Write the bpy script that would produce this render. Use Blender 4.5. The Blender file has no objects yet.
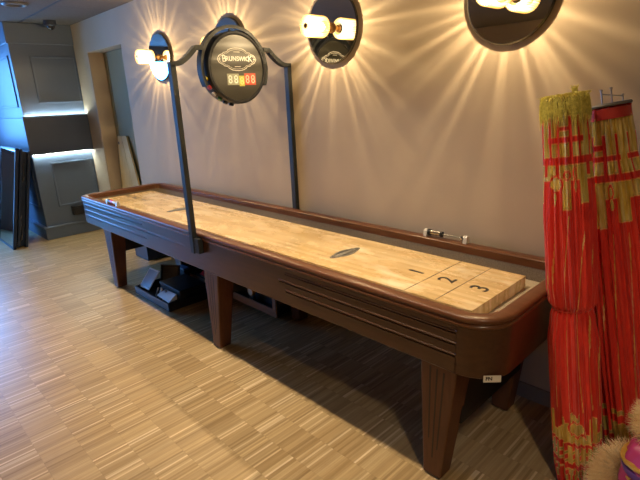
import bpy, bmesh, math, random
from mathutils import Vector, Matrix
random.seed(7)
PI = math.pi
scene = bpy.context.scene
COL = scene.collection

# ------------------------------------------------------------------ setting sizes (metres)
YW, HC = 0.852, 2.544            # long wall plane, ceiling height
X0, X1, Y0 = -3.6, 6.8, -4.8     # far end wall, near end wall, opposite wall
L, W, H = 4.132, 0.809, 0.81     # shuffleboard table

# ------------------------------------------------------------------ materials
def mat(name, col=(.5, .5, .5), rough=.5, metal=0, coat=0, spec=.5, emit=None, estr=0, sheen=0):
    m = bpy.data.materials.new(name); m.use_nodes = True
    b = m.node_tree.nodes['Principled BSDF']
    b.inputs['Base Color'].default_value = (*col, 1)
    b.inputs['Roughness'].default_value = rough
    b.inputs['Metallic'].default_value = metal
    b.inputs['Coat Weight'].default_value = coat
    b.inputs['Specular IOR Level'].default_value = spec
    b.inputs['Sheen Weight'].default_value = sheen
    if emit:
        b.inputs['Emission Color'].default_value = (*emit, 1)
        b.inputs['Emission Strength'].default_value = estr
    return m

class NT:
    def __init__(s, m): s.m = m; s.t = m.node_tree; s.b = s.t.nodes.get('Principled BSDF')
    def n(s, typ, **kw):
        x = s.t.nodes.new(typ)
        for k, v in kw.items():
            if k.startswith('_'): x.inputs[k[1:]].default_value = v
            else: setattr(x, k, v)
        return x
    def l(s, a, b): s.t.links.new(a, b)
    def math(s, op, a, b=None, c=None):
        x = s.n('ShaderNodeMath', operation=op)
        for i, v in enumerate((a, b, c)):
            if v is None: continue
            if isinstance(v, (int, float)): x.inputs[i].default_value = v
            else: s.l(v, x.inputs[i])
        return x.outputs[0]
    def ramp(s, fac, stops, interp='LINEAR'):
        r = s.n('ShaderNodeValToRGB'); r.color_ramp.interpolation = interp
        e = r.color_ramp.elements
        while len(e) < len(stops): e.new(.5)
        for k, (p, c) in enumerate(stops):
            e[k].position = p; e[k].color = (*c, 1)
        s.l(fac, r.inputs[0]); return r.outputs[0]
    def mix(s, fac, a, b, mode='MIX'):
        x = s.n('ShaderNodeMix', data_type='RGBA', blend_type=mode)
        for sock, v in ((x.inputs[0], fac), (x.inputs[6], a), (x.inputs[7], b)):
            if isinstance(v, (int, float)): sock.default_value = v
            elif isinstance(v, tuple): sock.default_value = (*v, 1)
            else: s.l(v, sock)
        return x.outputs[2]
    def coord(s, kind='Object'): return s.n('ShaderNodeTexCoord').outputs[kind]
    def world(s): return s.n('ShaderNodeNewGeometry').outputs['Position']
    def scaled(s, v, sc):
        mp = s.n('ShaderNodeMapping'); mp.inputs['Scale'].default_value = sc; s.l(v, mp.inputs[0]); return mp.outputs[0]
    def noise(s, v, scale=5, detail=3, rough=.5):
        x = s.n('ShaderNodeTexNoise'); x.inputs['Scale'].default_value = scale
        x.inputs['Detail'].default_value = detail; x.inputs['Roughness'].default_value = rough
        s.l(v, x.inputs['Vector']); return x.outputs[0]
    def bump(s, h, strength=.2, dist=.002):
        x = s.n('ShaderNodeBump'); x.inputs['Strength'].default_value = strength; x.inputs['Distance'].default_value = dist
        s.l(h, x.inputs['Height']); s.l(x.outputs[0], s.b.inputs['Normal'])
    def base(s, c): s.l(c, s.b.inputs['Base Color'])

def noisy(name, c1, c2, scale=8, rough=.6, stretch=(1, 1, 1), bump=0, **kw):
    m = mat(name, c1, rough, **kw); t = NT(m)
    v = t.scaled(t.coord(), stretch)
    f = t.noise(v, scale, 4)
    t.base(t.ramp(f, [(.3, c1), (.7, c2)]))
    if bump: t.bump(f, bump)
    return m

M = {}
M['wall'] = noisy('wall_plaster', (.47, .385, .285), (.50, .41, .305), 3, .8, bump=.05, spec=.2)
M['wall_far'] = noisy('room_paint', (.30, .21, .12), (.33, .23, .135), 2, .8)
M['wall_end'] = noisy('end_wall_paint', (.20, .165, .15), (.22, .185, .165), 2, .8)
M['niche'] = noisy('door_paint', (.30, .275, .155), (.33, .305, .175), 3, .55)
M['base'] = noisy('baseboard_paint', (.27, .215, .15), (.30, .24, .17), 5, .5)
M['pillar'] = noisy('pillar_paint', (.115, .158, .235), (.125, .17, .25), 4, .42)
M['mantel'] = noisy('mantel_paint', (.050, .070, .120), (.057, .078, .13), 4, .4)
M['wood'] = noisy('stained_wood', (.052, .0185, .0075), (.074, .028, .0115), 6, .30, (1.2, 9, 9), spec=.5)
M['rail'] = noisy('rail_wood', (.105, .036, .014), (.145, .056, .023), 6, .30, (1.2, 9, 9), spec=.45)
M['legwood'] = noisy('leg_wood', (.095, .037, .0165), (.125, .050, .023), 7, .40, (9, 9, 1.2), spec=.35)
M['shelfwood'] = noisy('shelf_wood', (.30, .15, .08), (.36, .19, .10), 7, .45, (1.2, 9, 9))
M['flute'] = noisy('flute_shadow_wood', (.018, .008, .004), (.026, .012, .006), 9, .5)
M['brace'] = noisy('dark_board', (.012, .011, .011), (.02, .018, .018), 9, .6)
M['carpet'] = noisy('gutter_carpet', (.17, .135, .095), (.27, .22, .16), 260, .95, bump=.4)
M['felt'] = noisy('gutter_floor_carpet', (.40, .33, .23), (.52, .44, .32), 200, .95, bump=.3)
M['metal'] = noisy('dark_steel', (.015, .017, .017), (.021, .023, .023), 30, .5, spec=.35)
M['black'] = noisy('black_plastic', (.010, .011, .013), (.016, .017, .02), 20, .35)
M['blackmatte'] = noisy('black_card', (.012, .013, .017), (.02, .022, .028), 20, .6)
M['navy'] = noisy('navy_lacquer', (.012, .022, .045), (.018, .03, .06), 8, .35)
M['face'] = noisy('gloss_black_face', (.030, .028, .020), (.040, .037, .027), 12, .42)
M['white'] = mat('white_print', (.80, .78, .70), .5)
M['ink'] = noisy('black_ink', (.02, .018, .015), (.035, .03, .025), 60, .4)
M['greyink'] = noisy('grey_ink', (.055, .055, .05), (.085, .08, .07), 60, .4)
M['paleink'] = noisy('pale_ink', (.42, .38, .30), (.5, .45, .36), 60, .4)
M['chrome'] = mat('chrome', (.75, .75, .74), .12, 1)
M['steel'] = mat('brushed_steel', (.42, .41, .40), .3, 1)
M['brass'] = mat('aged_brass', (.55, .30, .12), .28, 1)
M['discgrey'] = noisy('grey_disc_paint', (.20, .19, .18), (.25, .24, .22), 20, .45)
M['acrylic'] = noisy('clear_plastic', (.52, .50, .46), (.6, .58, .53), 20, .15)
M['red'] = noisy('red_plastic', (.50, .03, .02), (.6, .05, .03), 20, .3)
M['redcover'] = noisy('red_cover', (.62, .02, .04), (.7, .03, .05), 20, .4)
M['yellow'] = mat('yellow_plastic', (.7, .55, .04), .3)
M['green'] = mat('green_plastic', (.03, .2, .08), .3)
M['mirror'] = mat('mirror_glass', (.86, .88, .88), .015, 1)
M['disc_edge'] = mat('mirror_edge', (.16, .16, .15), .25, .9)
M['blueprint'] = noisy('blue_print', (.38, .52, .78), (.50, .64, .86), 9, .25, coat=1)
M['paper'] = noisy('paper', (.78, .80, .84), (.85, .87, .9), 20, .5)
M['plank'] = noisy('pine_plank', (.58, .39, .15), (.68, .48, .21), 5, .55, (8, 8, 1))
M['ring'] = mat('downlight_ring', (.13, .13, .14), .4)
M['camera'] = noisy('dome_housing', (.03, .035, .05), (.04, .045, .06), 20, .4)
M['lens'] = mat('dome_lens', (.02, .02, .025), .06, spec=.8)
M['grid'] = mat('ceiling_gap', (.045, .042, .045), .7)
M['frame'] = noisy('window_frame_paint', (.10, .10, .11), (.12, .12, .13), 10, .5)
M['led'] = mat('led_strip', (.9, .95, .9), .4, emit=(.86, 1.0, .93), estr=60)
M['fringe'] = noisy('fringe_yarn', (.58, .50, .07), (.95, .84, .20), 90, .55)
M['fur'] = noisy('cream_fur', (.84, .54, .24), (.95, .70, .38), 14, .7, sheen=.4)
M['magenta'] = noisy('magenta_satin', (.38, .03, .13), (.52, .05, .2), 9, .38, bump=.3)
M['goldtrim'] = noisy('gold_braid', (.65, .42, .06), (.8, .58, .14), 40, .35, metal=.6)
M['violet'] = noisy('violet_satin', (.10, .04, .22), (.16, .06, .3), 9, .4)
M['redband'] = noisy('red_cloth', (.50, .025, .018), (.62, .04, .022), 25, .45, sheen=.3)

def floor_mat():
    m = mat('mosaic_parquet', (.4, .27, .15), .36); t = NT(m)
    sp = t.n('ShaderNodeSeparateXYZ'); t.l(t.world(), sp.inputs[0])
    x, y = sp.outputs[0], sp.outputs[1]
    v = t.math('DIVIDE', t.math('ADD', y, .870 + 164 * .164), .1645)
    row = t.math('FLOOR', v)
    def cells(w, off):
        u = t.math('DIVIDE', t.math('ADD', x, off), w)
        c = t.n('ShaderNodeCombineXYZ'); t.l(t.math('FLOOR', u), c.inputs[0]); t.l(row, c.inputs[1]); c.inputs[2].default_value = off
        wn = t.n('ShaderNodeTexWhiteNoise', noise_dimensions='3D'); t.l(c.outputs[0], wn.inputs['Vector'])
        return wn.outputs['Value'], t.math('FRACT', u)
    r1, f1 = cells(.0105, 50.0)
    r2, _ = cells(.0420, 51.3)
    r3, _ = cells(.164, 52.0)
    base = t.ramp(r1, [(0, (.33, .215, .095)), (.22, (.42, .285, .135)), (.70, (.49, .345, .17)), (.90, (.55, .40, .21)), (.96, (.66, .50, .29)), (1, (.74, .58, .36))])
    blk = t.ramp(r2, [(0, (.92, .915, .91)), (.5, (1, 1, 1)), (1, (1.08, 1.08, 1.07))])
    blk3 = t.ramp(r3, [(0, (.97, .97, .97)), (1, (1.03, 1.03, 1.025))])
    c = t.mix(1, t.mix(1, base, blk, 'MULTIPLY'), blk3, 'MULTIPLY')
    g = t.noise(t.scaled(t.world(), (90, 7, 1)), 1, 3)
    c = t.mix(1, c, t.ramp(g, [(.3, (.9, .89, .88)), (.7, (1.06, 1.06, 1.06))]), 'MULTIPLY')
    fv = t.math('FRACT', v)
    seam = t.math('LESS_THAN', fv, .012)
    gap = t.math('MULTIPLY', t.math('LESS_THAN', f1, .10), t.math('GREATER_THAN', r1, .5))
    c = t.mix(t.math('MULTIPLY', t.math('MAXIMUM', seam, gap), .20), c, (.10, .06, .03))
    t.base(c)
    t.l(t.ramp(r1, [(0, (.30,) * 3), (1, (.38,) * 3)]), t.b.inputs['Roughness'])
    return m
M['floor'] = floor_mat()

def ceiling_mat():
    m = mat('ceiling_tiles', (.3, .29, .29), .9, spec=.08); t = NT(m)
    sp = t.n('ShaderNodeSeparateXYZ'); t.l(t.world(), sp.inputs[0])
    fx = t.math('FRACT', t.math('DIVIDE', t.math('ADD', sp.outputs[0], 1.26 + 60), .6))
    fy = t.math('FRACT', t.math('DIVIDE', t.math('ADD', sp.outputs[1], -.30 + 60), 1.2))
    line = t.math('MAXIMUM', t.math('LESS_THAN', fx, .02), t.math('LESS_THAN', fy, .012))
    n = t.noise(t.world(), 40, 3)
    t.base(t.mix(t.math('MULTIPLY', line, .55), t.ramp(n, [(.3, (.135, .118, .108)), (.7, (.155, .137, .125))]), (.1, .09, .09)))
    return m
M['ceiling'] = ceiling_mat()

def playfield_mat():
    m = mat('maple_blocks', (.7, .46, .2), .27, coat=.3); t = NT(m)
    sp = t.n('ShaderNodeSeparateXYZ'); t.l(t.world(), sp.inputs[0])
    r = t.math('FLOOR', t.math('DIVIDE', sp.outputs[1], .0265))
    wn0 = t.n('ShaderNodeTexWhiteNoise', noise_dimensions='1D'); t.l(r, wn0.inputs['W'])
    u = t.math('FLOOR', t.math('DIVIDE', t.math('ADD', sp.outputs[0], t.math('MULTIPLY', wn0.outputs['Value'], 3)), .78))
    c = t.n('ShaderNodeCombineXYZ'); t.l(r, c.inputs[0]); t.l(u, c.inputs[1])
    wn = t.n('ShaderNodeTexWhiteNoise', noise_dimensions='2D'); t.l(c.outputs[0], wn.inputs['Vector'])
    base = t.ramp(wn.outputs['Value'], [(0, (.62, .425, .19)), (.4, (.69, .49, .235)), (.8, (.74, .545, .28)), (1, (.78, .595, .33))])
    g = t.noise(t.scaled(t.world(), (3, 45, 45)), 1, 4, .6)
    base = t.mix(1, base, t.ramp(g, [(.3, (.88, .85, .8)), (.7, (1.06, 1.06, 1.06))]), 'MULTIPLY')
    wx = t.noise(t.scaled(t.world(), (2.2, 5, 1)), 1.5, 6, .7)         # worn shuffleboard wax
    base = t.mix(t.ramp(wx, [(.54, (0, 0, 0)), (.68, (.6, .6, .6))]), base, (.90, .80, .60))
    t.base(base)
    t.l(t.ramp(wx, [(.45, (.2,) * 3), (.65, (.45,) * 3)]), t.b.inputs['Roughness'])
    return m
M['playfield'] = playfield_mat()

def glass_shade_mat():
    # ribbed amber glass: glows, and lets the lamp inside through more between its ribs
    m = bpy.data.materials.new('ribbed_glass'); m.use_nodes = True
    nt = m.node_tree; nt.nodes.clear(); t = NT(m)
    out = t.n('ShaderNodeOutputMaterial')
    co = t.coord()
    sp = t.n('ShaderNodeSeparateXYZ'); t.l(co, sp.inputs[0])
    a = t.math('ARCTAN2', sp.outputs[0], sp.outputs[2])
    def rays(n, off, lo):
        u = t.math('MULTIPLY_ADD', a, n / (2 * PI), n / 2 + off)
        wn = t.n('ShaderNodeTexWhiteNoise', noise_dimensions='1D'); t.l(t.math('FLOOR', u), wn.inputs['W'])
        d = t.math('ABSOLUTE', t.math('SUBTRACT', t.math('FRACT', u), .5))
        p = t.math('POWER', t.math('MAXIMUM', t.math('MULTIPLY_ADD', d, -2.0, 1.0), 0.0), 1.6)
        return t.math('MULTIPLY', p, t.math('MULTIPLY_ADD', wn.outputs['Value'], 1 - lo, lo))
    k = t.math('MAXIMUM', rays(34, .0, .05), t.math('MULTIPLY', rays(21, .37, .0), .8))
    tr = t.ramp(k, [(0, (.30, .29, .28)), (.25, (.42, .41, .40)), (1, (1, 1, 1))])
    rib = t.math('MULTIPLY_ADD', t.math('SINE', t.math('MULTIPLY', a, 34)), .5, .5)
    lw = t.n('ShaderNodeLayerWeight'); lw.inputs[0].default_value = .45
    edge = t.math('ADD', lw.outputs['Facing'], t.math('MULTIPLY', rib, .18))
    ec = t.ramp(edge, [(.12, (1, .86, .60)), (.45, (1, .66, .22)), (.9, (.95, .42, .05))])
    es = t.ramp(edge, [(.1, (1, 1, 1)), (.5, (.42, .42, .42)), (.9, (.16, .16, .16))])
    em = t.n('ShaderNodeEmission'); t.l(ec, em.inputs[0]); t.l(t.math('MULTIPLY', es, 5.0), em.inputs[1])
    tp = t.n('ShaderNodeBsdfTransparent'); t.l(tr, tp.inputs[0])
    ad = t.n('ShaderNodeAddShader'); t.l(em.outputs[0], ad.inputs[0]); t.l(tp.outputs[0], ad.inputs[1])
    t.l(ad.outputs[0], out.inputs[0])
    return m
M['shade'] = glass_shade_mat()

def banner_mat():
    m = mat('satin_and_foil', (.5, .03, .02), .4); t = NT(m)
    at = t.n('ShaderNodeAttribute', attribute_name='cloth')
    sp = t.n('ShaderNodeSeparateColor'); t.l(at.outputs['Color'], sp.inputs[0])
    n = t.noise(t.scaled(t.coord(), (60, 60, 9)), 1, 3)
    red = t.ramp(n, [(.3, (.66, .020, .012)), (.7, (.82, .040, .022))])
    gold = t.ramp(n, [(.3, (.70, .48, .08)), (.5, (.86, .66, .18)), (.7, (1, .86, .42))])
    g = sp.outputs[0]
    t.base(t.mix(g, red, gold))
    t.l(t.math('MULTIPLY', g, .45), t.b.inputs['Metallic'])
    t.l(t.math('MULTIPLY_ADD', g, -.14, .40), t.b.inputs['Roughness'])
    n2 = t.noise(t.scaled(t.coord(), (1, 1, .35)), 130, 3)
    t.bump(n2, .5, .005)
    t.b.inputs['Sheen Weight'].default_value = .2
    return m
M['banner'] = banner_mat()

def window_glass():
    m = bpy.data.materials.new('window_glass'); m.use_nodes = True
    nt = m.node_tree; nt.nodes.clear(); t = NT(m)
    out = t.n('ShaderNodeOutputMaterial'); tp = t.n('ShaderNodeBsdfTransparent', ); gl = t.n('ShaderNodeBsdfGlossy')
    gl.inputs['Roughness'].default_value = .02
    mx = t.n('ShaderNodeMixShader'); mx.inputs[0].default_value = .06
    t.l(tp.outputs[0], mx.inputs[1]); t.l(gl.outputs[0], mx.inputs[2]); t.l(mx.outputs[0], out.inputs[0])
    return m
M['pane'] = window_glass()

# ------------------------------------------------------------------ mesh helpers
class B:
    """Collects shapes, in world (or the root's own) coordinates, into one mesh."""
    def __init__(s): s.bm = bmesh.new()
    def box(s, x0, x1, y0, y1, z0, z1, bev=0, mtx=None):
        r = bmesh.ops.create_cube(s.bm, size=1); vs = r['verts']
        for v in vs:
            v.co = Vector(((x0 + x1) / 2 + v.co.x * (x1 - x0), (y0 + y1) / 2 + v.co.y * (y1 - y0), (z0 + z1) / 2 + v.co.z * (z1 - z0)))
        if bev:
            es = list({e for v in vs for e in v.link_edges})
            g = bmesh.ops.bevel(s.bm, geom=es, offset=bev, segments=2, affect='EDGES', profile=.5)
            vs = list({v for f in g['faces'] for v in f.verts} | {v for v in vs if v.is_valid})
        if mtx:
            for v in vs: v.co = mtx @ v.co
        return s
    def hexa(s, bot, top):
        vb = [s.bm.verts.new(p) for p in bot]; vt = [s.bm.verts.new(p) for p in top]; n = len(bot)
        s.bm.faces.new(vb[::-1]); s.bm.faces.new(vt)
        for i in range(n): s.bm.faces.new((vb[i], vb[(i + 1) % n], vt[(i + 1) % n], vt[i]))
        return s
    def prism(s, poly, mapf, d0, d1):
        """poly: 2-D outline; mapf(u,v,d) -> point"""
        a = [s.bm.verts.new(mapf(u, v, d0)) for u, v in poly]; b = [s.bm.verts.new(mapf(u, v, d1)) for u, v in poly]; n = len(poly)
        s.bm.faces.new(a[::-1]); s.bm.faces.new(b)
        for i in range(n): s.bm.faces.new((a[i], a[(i + 1) % n], b[(i + 1) % n], b[i]))
        return s
    def ribbon(s, pts, w, mapf, d0, d1, closed=True):
        n = len(pts); ins, outs = [], []
        for i in range(n):
            p = Vector(pts[i]); a = Vector(pts[i - 1] if (closed or i) else pts[i]); c = Vector(pts[(i + 1) % n] if (closed or i < n - 1) else pts[i])
            t = (c - a); t = t.normalized() if t.length > 1e-9 else Vector((1, 0)); nn = Vector((-t.y, t.x)) * w / 2
            ins.append(p - nn); outs.append(p + nn)
        rows = [[s.bm.verts.new(mapf(q.x, q.y, d)) for q in seq] for seq, d in ((ins, d0), (outs, d0), (outs, d1), (ins, d1))]
        for i in range(n if closed else n - 1):
            j = (i + 1) % n
            for k in range(4):
                k2 = (k + 1) % 4
                s.bm.faces.new((rows[k][i], rows[k][j], rows[k2][j], rows[k2][i]))
        return s
    def lathe(s, prof, o, axis, seg=48, closed=False):
        """prof: (radius, distance along axis)"""
        o = Vector(o); ax = Vector(axis).normalized(); u = ax.orthogonal().normalized(); v = ax.cross(u)
        rings = []
        for r, d in prof:
            if r < 1e-6: rings.append([s.bm.verts.new(o + ax * d)])
            else: rings.append([s.bm.verts.new(o + ax * d + (u * math.cos(2 * PI * k / seg) + v * math.sin(2 * PI * k / seg)) * r) for k in range(seg)])
        pairs = list(zip(rings, rings[1:])) + ([(rings[-1], rings[0])] if closed else [])
        for a, b in pairs:
            for k in range(seg):
                k2 = (k + 1) % seg
                f = [a[k % len(a)], a[k2 % len(a)], b[k2 % len(b)], b[k % len(b)]]
                f2 = []
                for w in f:
                    if w not in f2: f2.append(w)
                if len(f2) > 2:
                    try: s.bm.faces.new(f2)
                    except ValueError: pass
        return s
    def cyl(s, a, b, r, seg=16, r2=None):
        a, b = Vector(a), Vector(b); d = (b - a).length
        return s.lathe([(0, 0), (r, 0), (r2 if r2 is not None else r, d), (0, d)], a, b - a, seg)
    def sweep(s, pts, w, h, side):
        """square tube along pts; side = fixed sideways vector (the tube's width direction)"""
        pts = [Vector(p) for p in pts]; sd = Vector(side).normalized(); rings = []
        for i, p in enumerate(pts):
            t = (pts[min(i + 1, len(pts) - 1)] - pts[max(i - 1, 0)]).normalized(); up = sd.cross(t).normalized()
            k = 1.0
            if 0 < i < len(pts) - 1:
                t1 = (pts[i] - pts[i - 1]).normalized(); t2 = (pts[i + 1] - pts[i]).normalized()
                k = 1 / max(.5, math.sqrt((1 + t1.dot(t2)) / 2))
            rings.append([s.bm.verts.new(p + sd * w / 2 * a + up * h / 2 * b * k) for a, b in ((-1, -1), (1, -1), (1, 1), (-1, 1))])
        for a, b in zip(rings, rings[1:]):
            for k in range(4): s.bm.faces.new((a[k], a[(k + 1) % 4], b[(k + 1) % 4], b[k]))
        s.bm.faces.new(rings[0][::-1]); s.bm.faces.new(rings[-1]); return s
    def mesh(s, me, mtx): 
        k = len(s.bm.verts); s.bm.from_mesh(me); s.bm.verts.ensure_lookup_table()
        for v in s.bm.verts[k:]: v.co = mtx @ v.co
        return s
    def strand(s, pts, w):
        """thin three-sided hair tapering to a point"""
        pts = [Vector(p) for p in pts]; rings = []
        for i, p in enumerate(pts[:-1]):
            t = (pts[i + 1] - p).normalized(); u = t.orthogonal().normalized(); v = t.cross(u); r = w * (1 - .75 * i / len(pts))
            rings.append([s.bm.verts.new(p + (u * math.cos(a) + v * math.sin(a)) * r) for a in (0, 2.094, 4.189)])
        tip = s.bm.verts.new(pts[-1])
        for a, b in zip(rings, rings[1:]):
            for k in range(3): s.bm.faces.new((a[k], a[(k + 1) % 3], b[(k + 1) % 3], b[k]))
        for k in range(3): s.bm.faces.new((rings[-1][k], rings[-1][(k + 1) % 3], tip))
        return s
    def done(s, name, material, parent=None, smooth=None, label=None, local=False):
        """link as ONE mesh object; vertices are moved into the thing's own frame"""
        bmesh.ops.recalc_face_normals(s.bm, faces=s.bm.faces)
        root = parent
        while root is not None and root.parent is not None: root = root.parent
        if root is not None and not local:
            o = root.location.copy()
            for v in s.bm.verts: v.co -= o
        me = bpy.data.meshes.new(name); s.bm.to_mesh(me); s.bm.free()
        ob = bpy.data.objects.new(name, me); COL.objects.link(ob)
        if material: me.materials.append(material)
        if parent is not None: ob.parent = parent
        if smooth is not None:
            me.polygons.foreach_set('use_smooth', [True] * len(me.polygons))
            if smooth < 3: me.set_sharp_from_angle(angle=smooth)
        if label: ob['label'] = label
        return ob
SM = math.radians(40)

def thing(name, label, cat, loc, group=None, rot=(0, 0, 0)):
    o = bpy.data.objects.new(name, None); COL.objects.link(o); o.empty_display_size = .05
    o.location = loc; o.rotation_euler = rot
    o['label'] = label; o['category'] = cat
    if group: o['group'] = group
    return o
def tag(o, label, cat, group=None):
    o['label'] = label; o['category'] = cat
    if group: o['group'] = group
    return o
def struct(o): o['kind'] = 'structure'; return o
def dup(o, parent=None, keep=None):
    c = o.copy(); COL.objects.link(c)
    if parent is not None: c.parent = parent; c.matrix_parent_inverse = o.matrix_parent_inverse.copy()
    for ch in list(o.children): dup(ch, c)
    return c
_txt = {}
def text_mesh(s, size=1.0, bold=0.0):
    """lettering as flat-extruded mesh, centred on its origin"""
    key = (s, size, bold)
    if key in _txt: return _txt[key]
    cu = bpy.data.curves.new('lettering', 'FONT'); cu.body = s; cu.size = size; cu.align_x = 'CENTER'; cu.align_y = 'CENTER'
    cu.extrude = .0004; cu.offset = bold
    ob = bpy.data.objects.new('lettering', cu); COL.objects.link(ob)
    bpy.context.view_layer.update()
    me = bpy.data.meshes.new_from_object(ob.evaluated_get(bpy.context.evaluated_depsgraph_get()))
    bpy.data.objects.remove(ob); bpy.data.curves.remove(cu)
    _txt[key] = me; return me
def frame(o, xa, ya, za): 
    m = Matrix((xa, ya, za)).transposed().to_4x4(); m.translation = Vector(o); return m

# ================================================================== THE SETTING
b = B(); b.box(X0, X1, Y0, 1.2, -.1, 0); struct(b.done('floor', M['floor']))
b = B(); b.box(X0, X1, Y0, 1.2, HC, HC + .1); struct(b.done('ceiling', M['ceiling']))
NX0, NX1, NZ, NY = -1.42, -.475, 2.20, 1.035       # doorway niche in the long wall
b = B(); b.box(X0, NX0, YW, 1.2, 0, HC); b.box(NX1, X1, YW, 1.2, 0, HC); b.box(NX0, NX1, YW, 1.2, NZ, HC)
struct(b.done('wall_back', M['wall']))
b = B(); b.box(NX0, NX1, NY, 1.2, 0, NZ); d = struct(b.done('door_1', M['niche']))
b = B(); b.box(NX0 + .07, NX0 + .085, NY - .006, NY, .02, NZ - .05); b.done('door_panel_line', M['niche'], d)
b = B(); b.box(NX1, X1, YW - .014, YW, 0, .085, .003); b.box(-1.80, NX0, YW - .014, YW, 0, .085, .003); struct(b.done('baseboard_back', M['base']))
# opposite wall, near end wall and the end wall with its big window
b = B(); b.box(X0, X1, Y0 - .15, Y0, 0, HC); struct(b.done('wall_front', M['wall_far']))
b = B(); b.box(X1, X1 + .15, Y0, 1.2, 0, HC); struct(b.done('wall_right', M['wall_far']))
WY0, WY1, WZ0, WZ1 = -2.05, -.14, 1.12, 2.36           # window in the end wall
JY, JX, VX0, VX1, VZ0, VZ1 = -2.2, -1.45, -3.45, -2.20, .45, 2.10          # added, unseen wall step; its added window brightens the pillar's side
b = B(); b.box(X0 - .2, X0, JY - .2, WY0, 0, HC); b.box(X0 - .2, X0, WY1, 1.2, 0, HC); b.box(X0 - .2, X0, WY0, WY1, WZ1, HC)
LY0, LY1, LZ0, LZ1 = WY0, -.88, .20, .95            # added lower window, unseen, for blue light on the apron
b.box(X0 - .2, X0, LY0, LY1, 0, LZ0); b.box(X0 - .2, X0, LY1, WY1, 0, WZ0); b.box(X0 - .2, X0, LY0, LY1, LZ1, WZ0)
struct(b.done('wall_left', M['wall_end']))
b = B(); b.box(X0, VX0, JY - .2, JY, 0, HC); b.box(VX1, JX, JY - .2, JY, 0, HC); b.box(VX0, VX1, JY - .2, JY, 0, VZ0); b.box(VX0, VX1, JY - .2, JY, VZ1, HC)
b.box(JX - .15, JX, Y0, JY - .2, 0, HC); struct(b.done('added_step_wall', M['wall_end']))
b = B(); y0, y1, z0, z1 = WY0, WY1, WZ0, WZ1
for ya, yb, za, zb in ((y0, y1, z0, z0 + .06), (y0, y1, z1 - .06, z1), (y0, y0 + .06, z0, z1), (y1 - .06, y1, z0, z1)):
    b.box(X0 - .13, X0 - .06, ya, yb, za, zb)
wf = struct(b.done('window_1', M['frame']))
b = B(); b.box(X0 - .1, X0 - .092, y0 + .06, y1 - .06, z0 + .06, z1 - .06); b.done('window_pane', M['pane'], wf)
b = B(); y0, y1, z0, z1 = LY0, LY1, LZ0, LZ1
for ya, yb, za, zb in ((y0, y1, z0, z0 + .05), (y0, y1, z1 - .05, z1), (y0, y0 + .05, z0, z1), (y1 - .05, y1, z0, z1)):
    b.box(X0 - .13, X0 - .06, ya, yb, za, zb)
wf = struct(b.done('added_window_3', M['frame']))
b = B(); b.box(X0 - .1, X0 - .092, y0 + .05, y1 - .05, z0 + .05, z1 - .05); b.done('window_pane', M['pane'], wf)
b = B(); z0, z1 = VZ0, VZ1
for xa, xb, za, zb in ((VX0, VX1, z0, z0 + .06), (VX0, VX1, z1 - .06, z1), (VX0, VX0 + .06, z0, z1), (VX1 - .06, VX1, z0, z1)):
    b.box(xa, xb, JY - .13, JY - .06, za, zb)
wf = struct(b.done('added_window_2', M['frame']))
b = B(); b.box(VX0 + .06, VX1 - .06, JY - .1, JY - .092, z0 + .06, z1 - .06); b.done('window_pane', M['pane'], wf)
b = B(); b.box(X0, .9, .285, .305, HC - .006, HC + .004); struct(b.done('trim_1', M['grid']))

# ================================================================== PANELLED PILLAR WITH LIT MANTEL
PX, PY = -1.84, .146
pil = thing('panelled_pillar', 'blue grey panelled pillar with a lit mantel shelf in the far corner', 'pillar', (-2.6, .5, 0))
b = B(); b.box(-3.5, PX, PY, YW, .16, HC - .002, .004); b.done('pillar_body', M['pillar'], pil)
b = B(); b.box(-3.5, PX + .02, PY - .02, YW, 2.32, HC - .001, .006); b.done('cornice', M['pillar'], pil)
b = B(); b.box(-3.5, PX + .075, PY - .03, YW - .002, 1.06, 1.495, .004); b.done('mantel_shelf', M['mantel'], pil)
b = B(); b.box(-3.5, PX + .03, PY - .03, YW, 0, .135, .003); b.box(-3.5, PX + .045, PY - .045, YW, .135, .165, .008); b.done('plinth', M['pillar'], pil)
def moulding(name, pts_y, pts_z):
    b = B(); (ya, yb), (za, zb) = pts_y, pts_z; w = .022
    for q in ((ya, yb, za, za + w), (ya, yb, zb - w, zb), (ya, ya + w, za, zb), (yb - w, yb, za, zb)):
        b.box(PX - .002, PX + .012, *q, .004)
    b.done(name, M['pillar'], pil)
moulding('upper_panel_moulding', (.34, .845), (1.655, 2.19))
moulding('lower_panel_moulding', (.33, .845), (.39, .945))
b = B()
for (xa, xb, za, zb) in ((-2.9, -1.95, 1.62, 2.2), (-2.9, -1.95, .39, .95)):
    for q in ((xa, xb, za, za + .022), (xa, xb, zb - .022, zb), (xa, xa + .022, za, zb), (xb - .022, xb, za, zb)):
        b.box(q[0], q[1], PY - .012, PY + .002, q[2], q[3], .004)
b.done('side_panel_moulding', M['pillar'], pil)
b = B(); b.box(PX + .004, PX + .03, PY + .01, YW - .004, 1.053, 1.0595, .002); b.done('light_strip', M['led'], pil)
b = B(); b.box(PX + .012, PX + .034, PY + .01, YW - .004, 1.4955, 1.503, .002); b.done('light_strip', M['led'], pil)
b = B(); b.box(PX + .060, PX + .075, PY - .03, YW - .002, 1.4952, 1.512, .002); b.done('mantel_lip', M['mantel'], pil)
# black box on the lower panel
t = thing('wall_box', 'small black socket box on the lower panel of the grey pillar', 'box', (PX + .03, .57, .26))
b = B(); b.box(PX + .013, PX + .07, .465, .68, .262, .378, .008); b.done('housing', M['black'], t)
b = B(); b.box(PX + .07, PX + .074, .485, .56, .285, .355, .003); b.box(PX + .07, PX + .074, .585, .66, .285, .355, .003); b.done('socket_plate', M['blackmatte'], t)
b = B(); b.box(PX + .02, PX + .06, .60, .68, .379, .386, .001); b.done('cover_lip', M['ring'], t)

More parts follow.
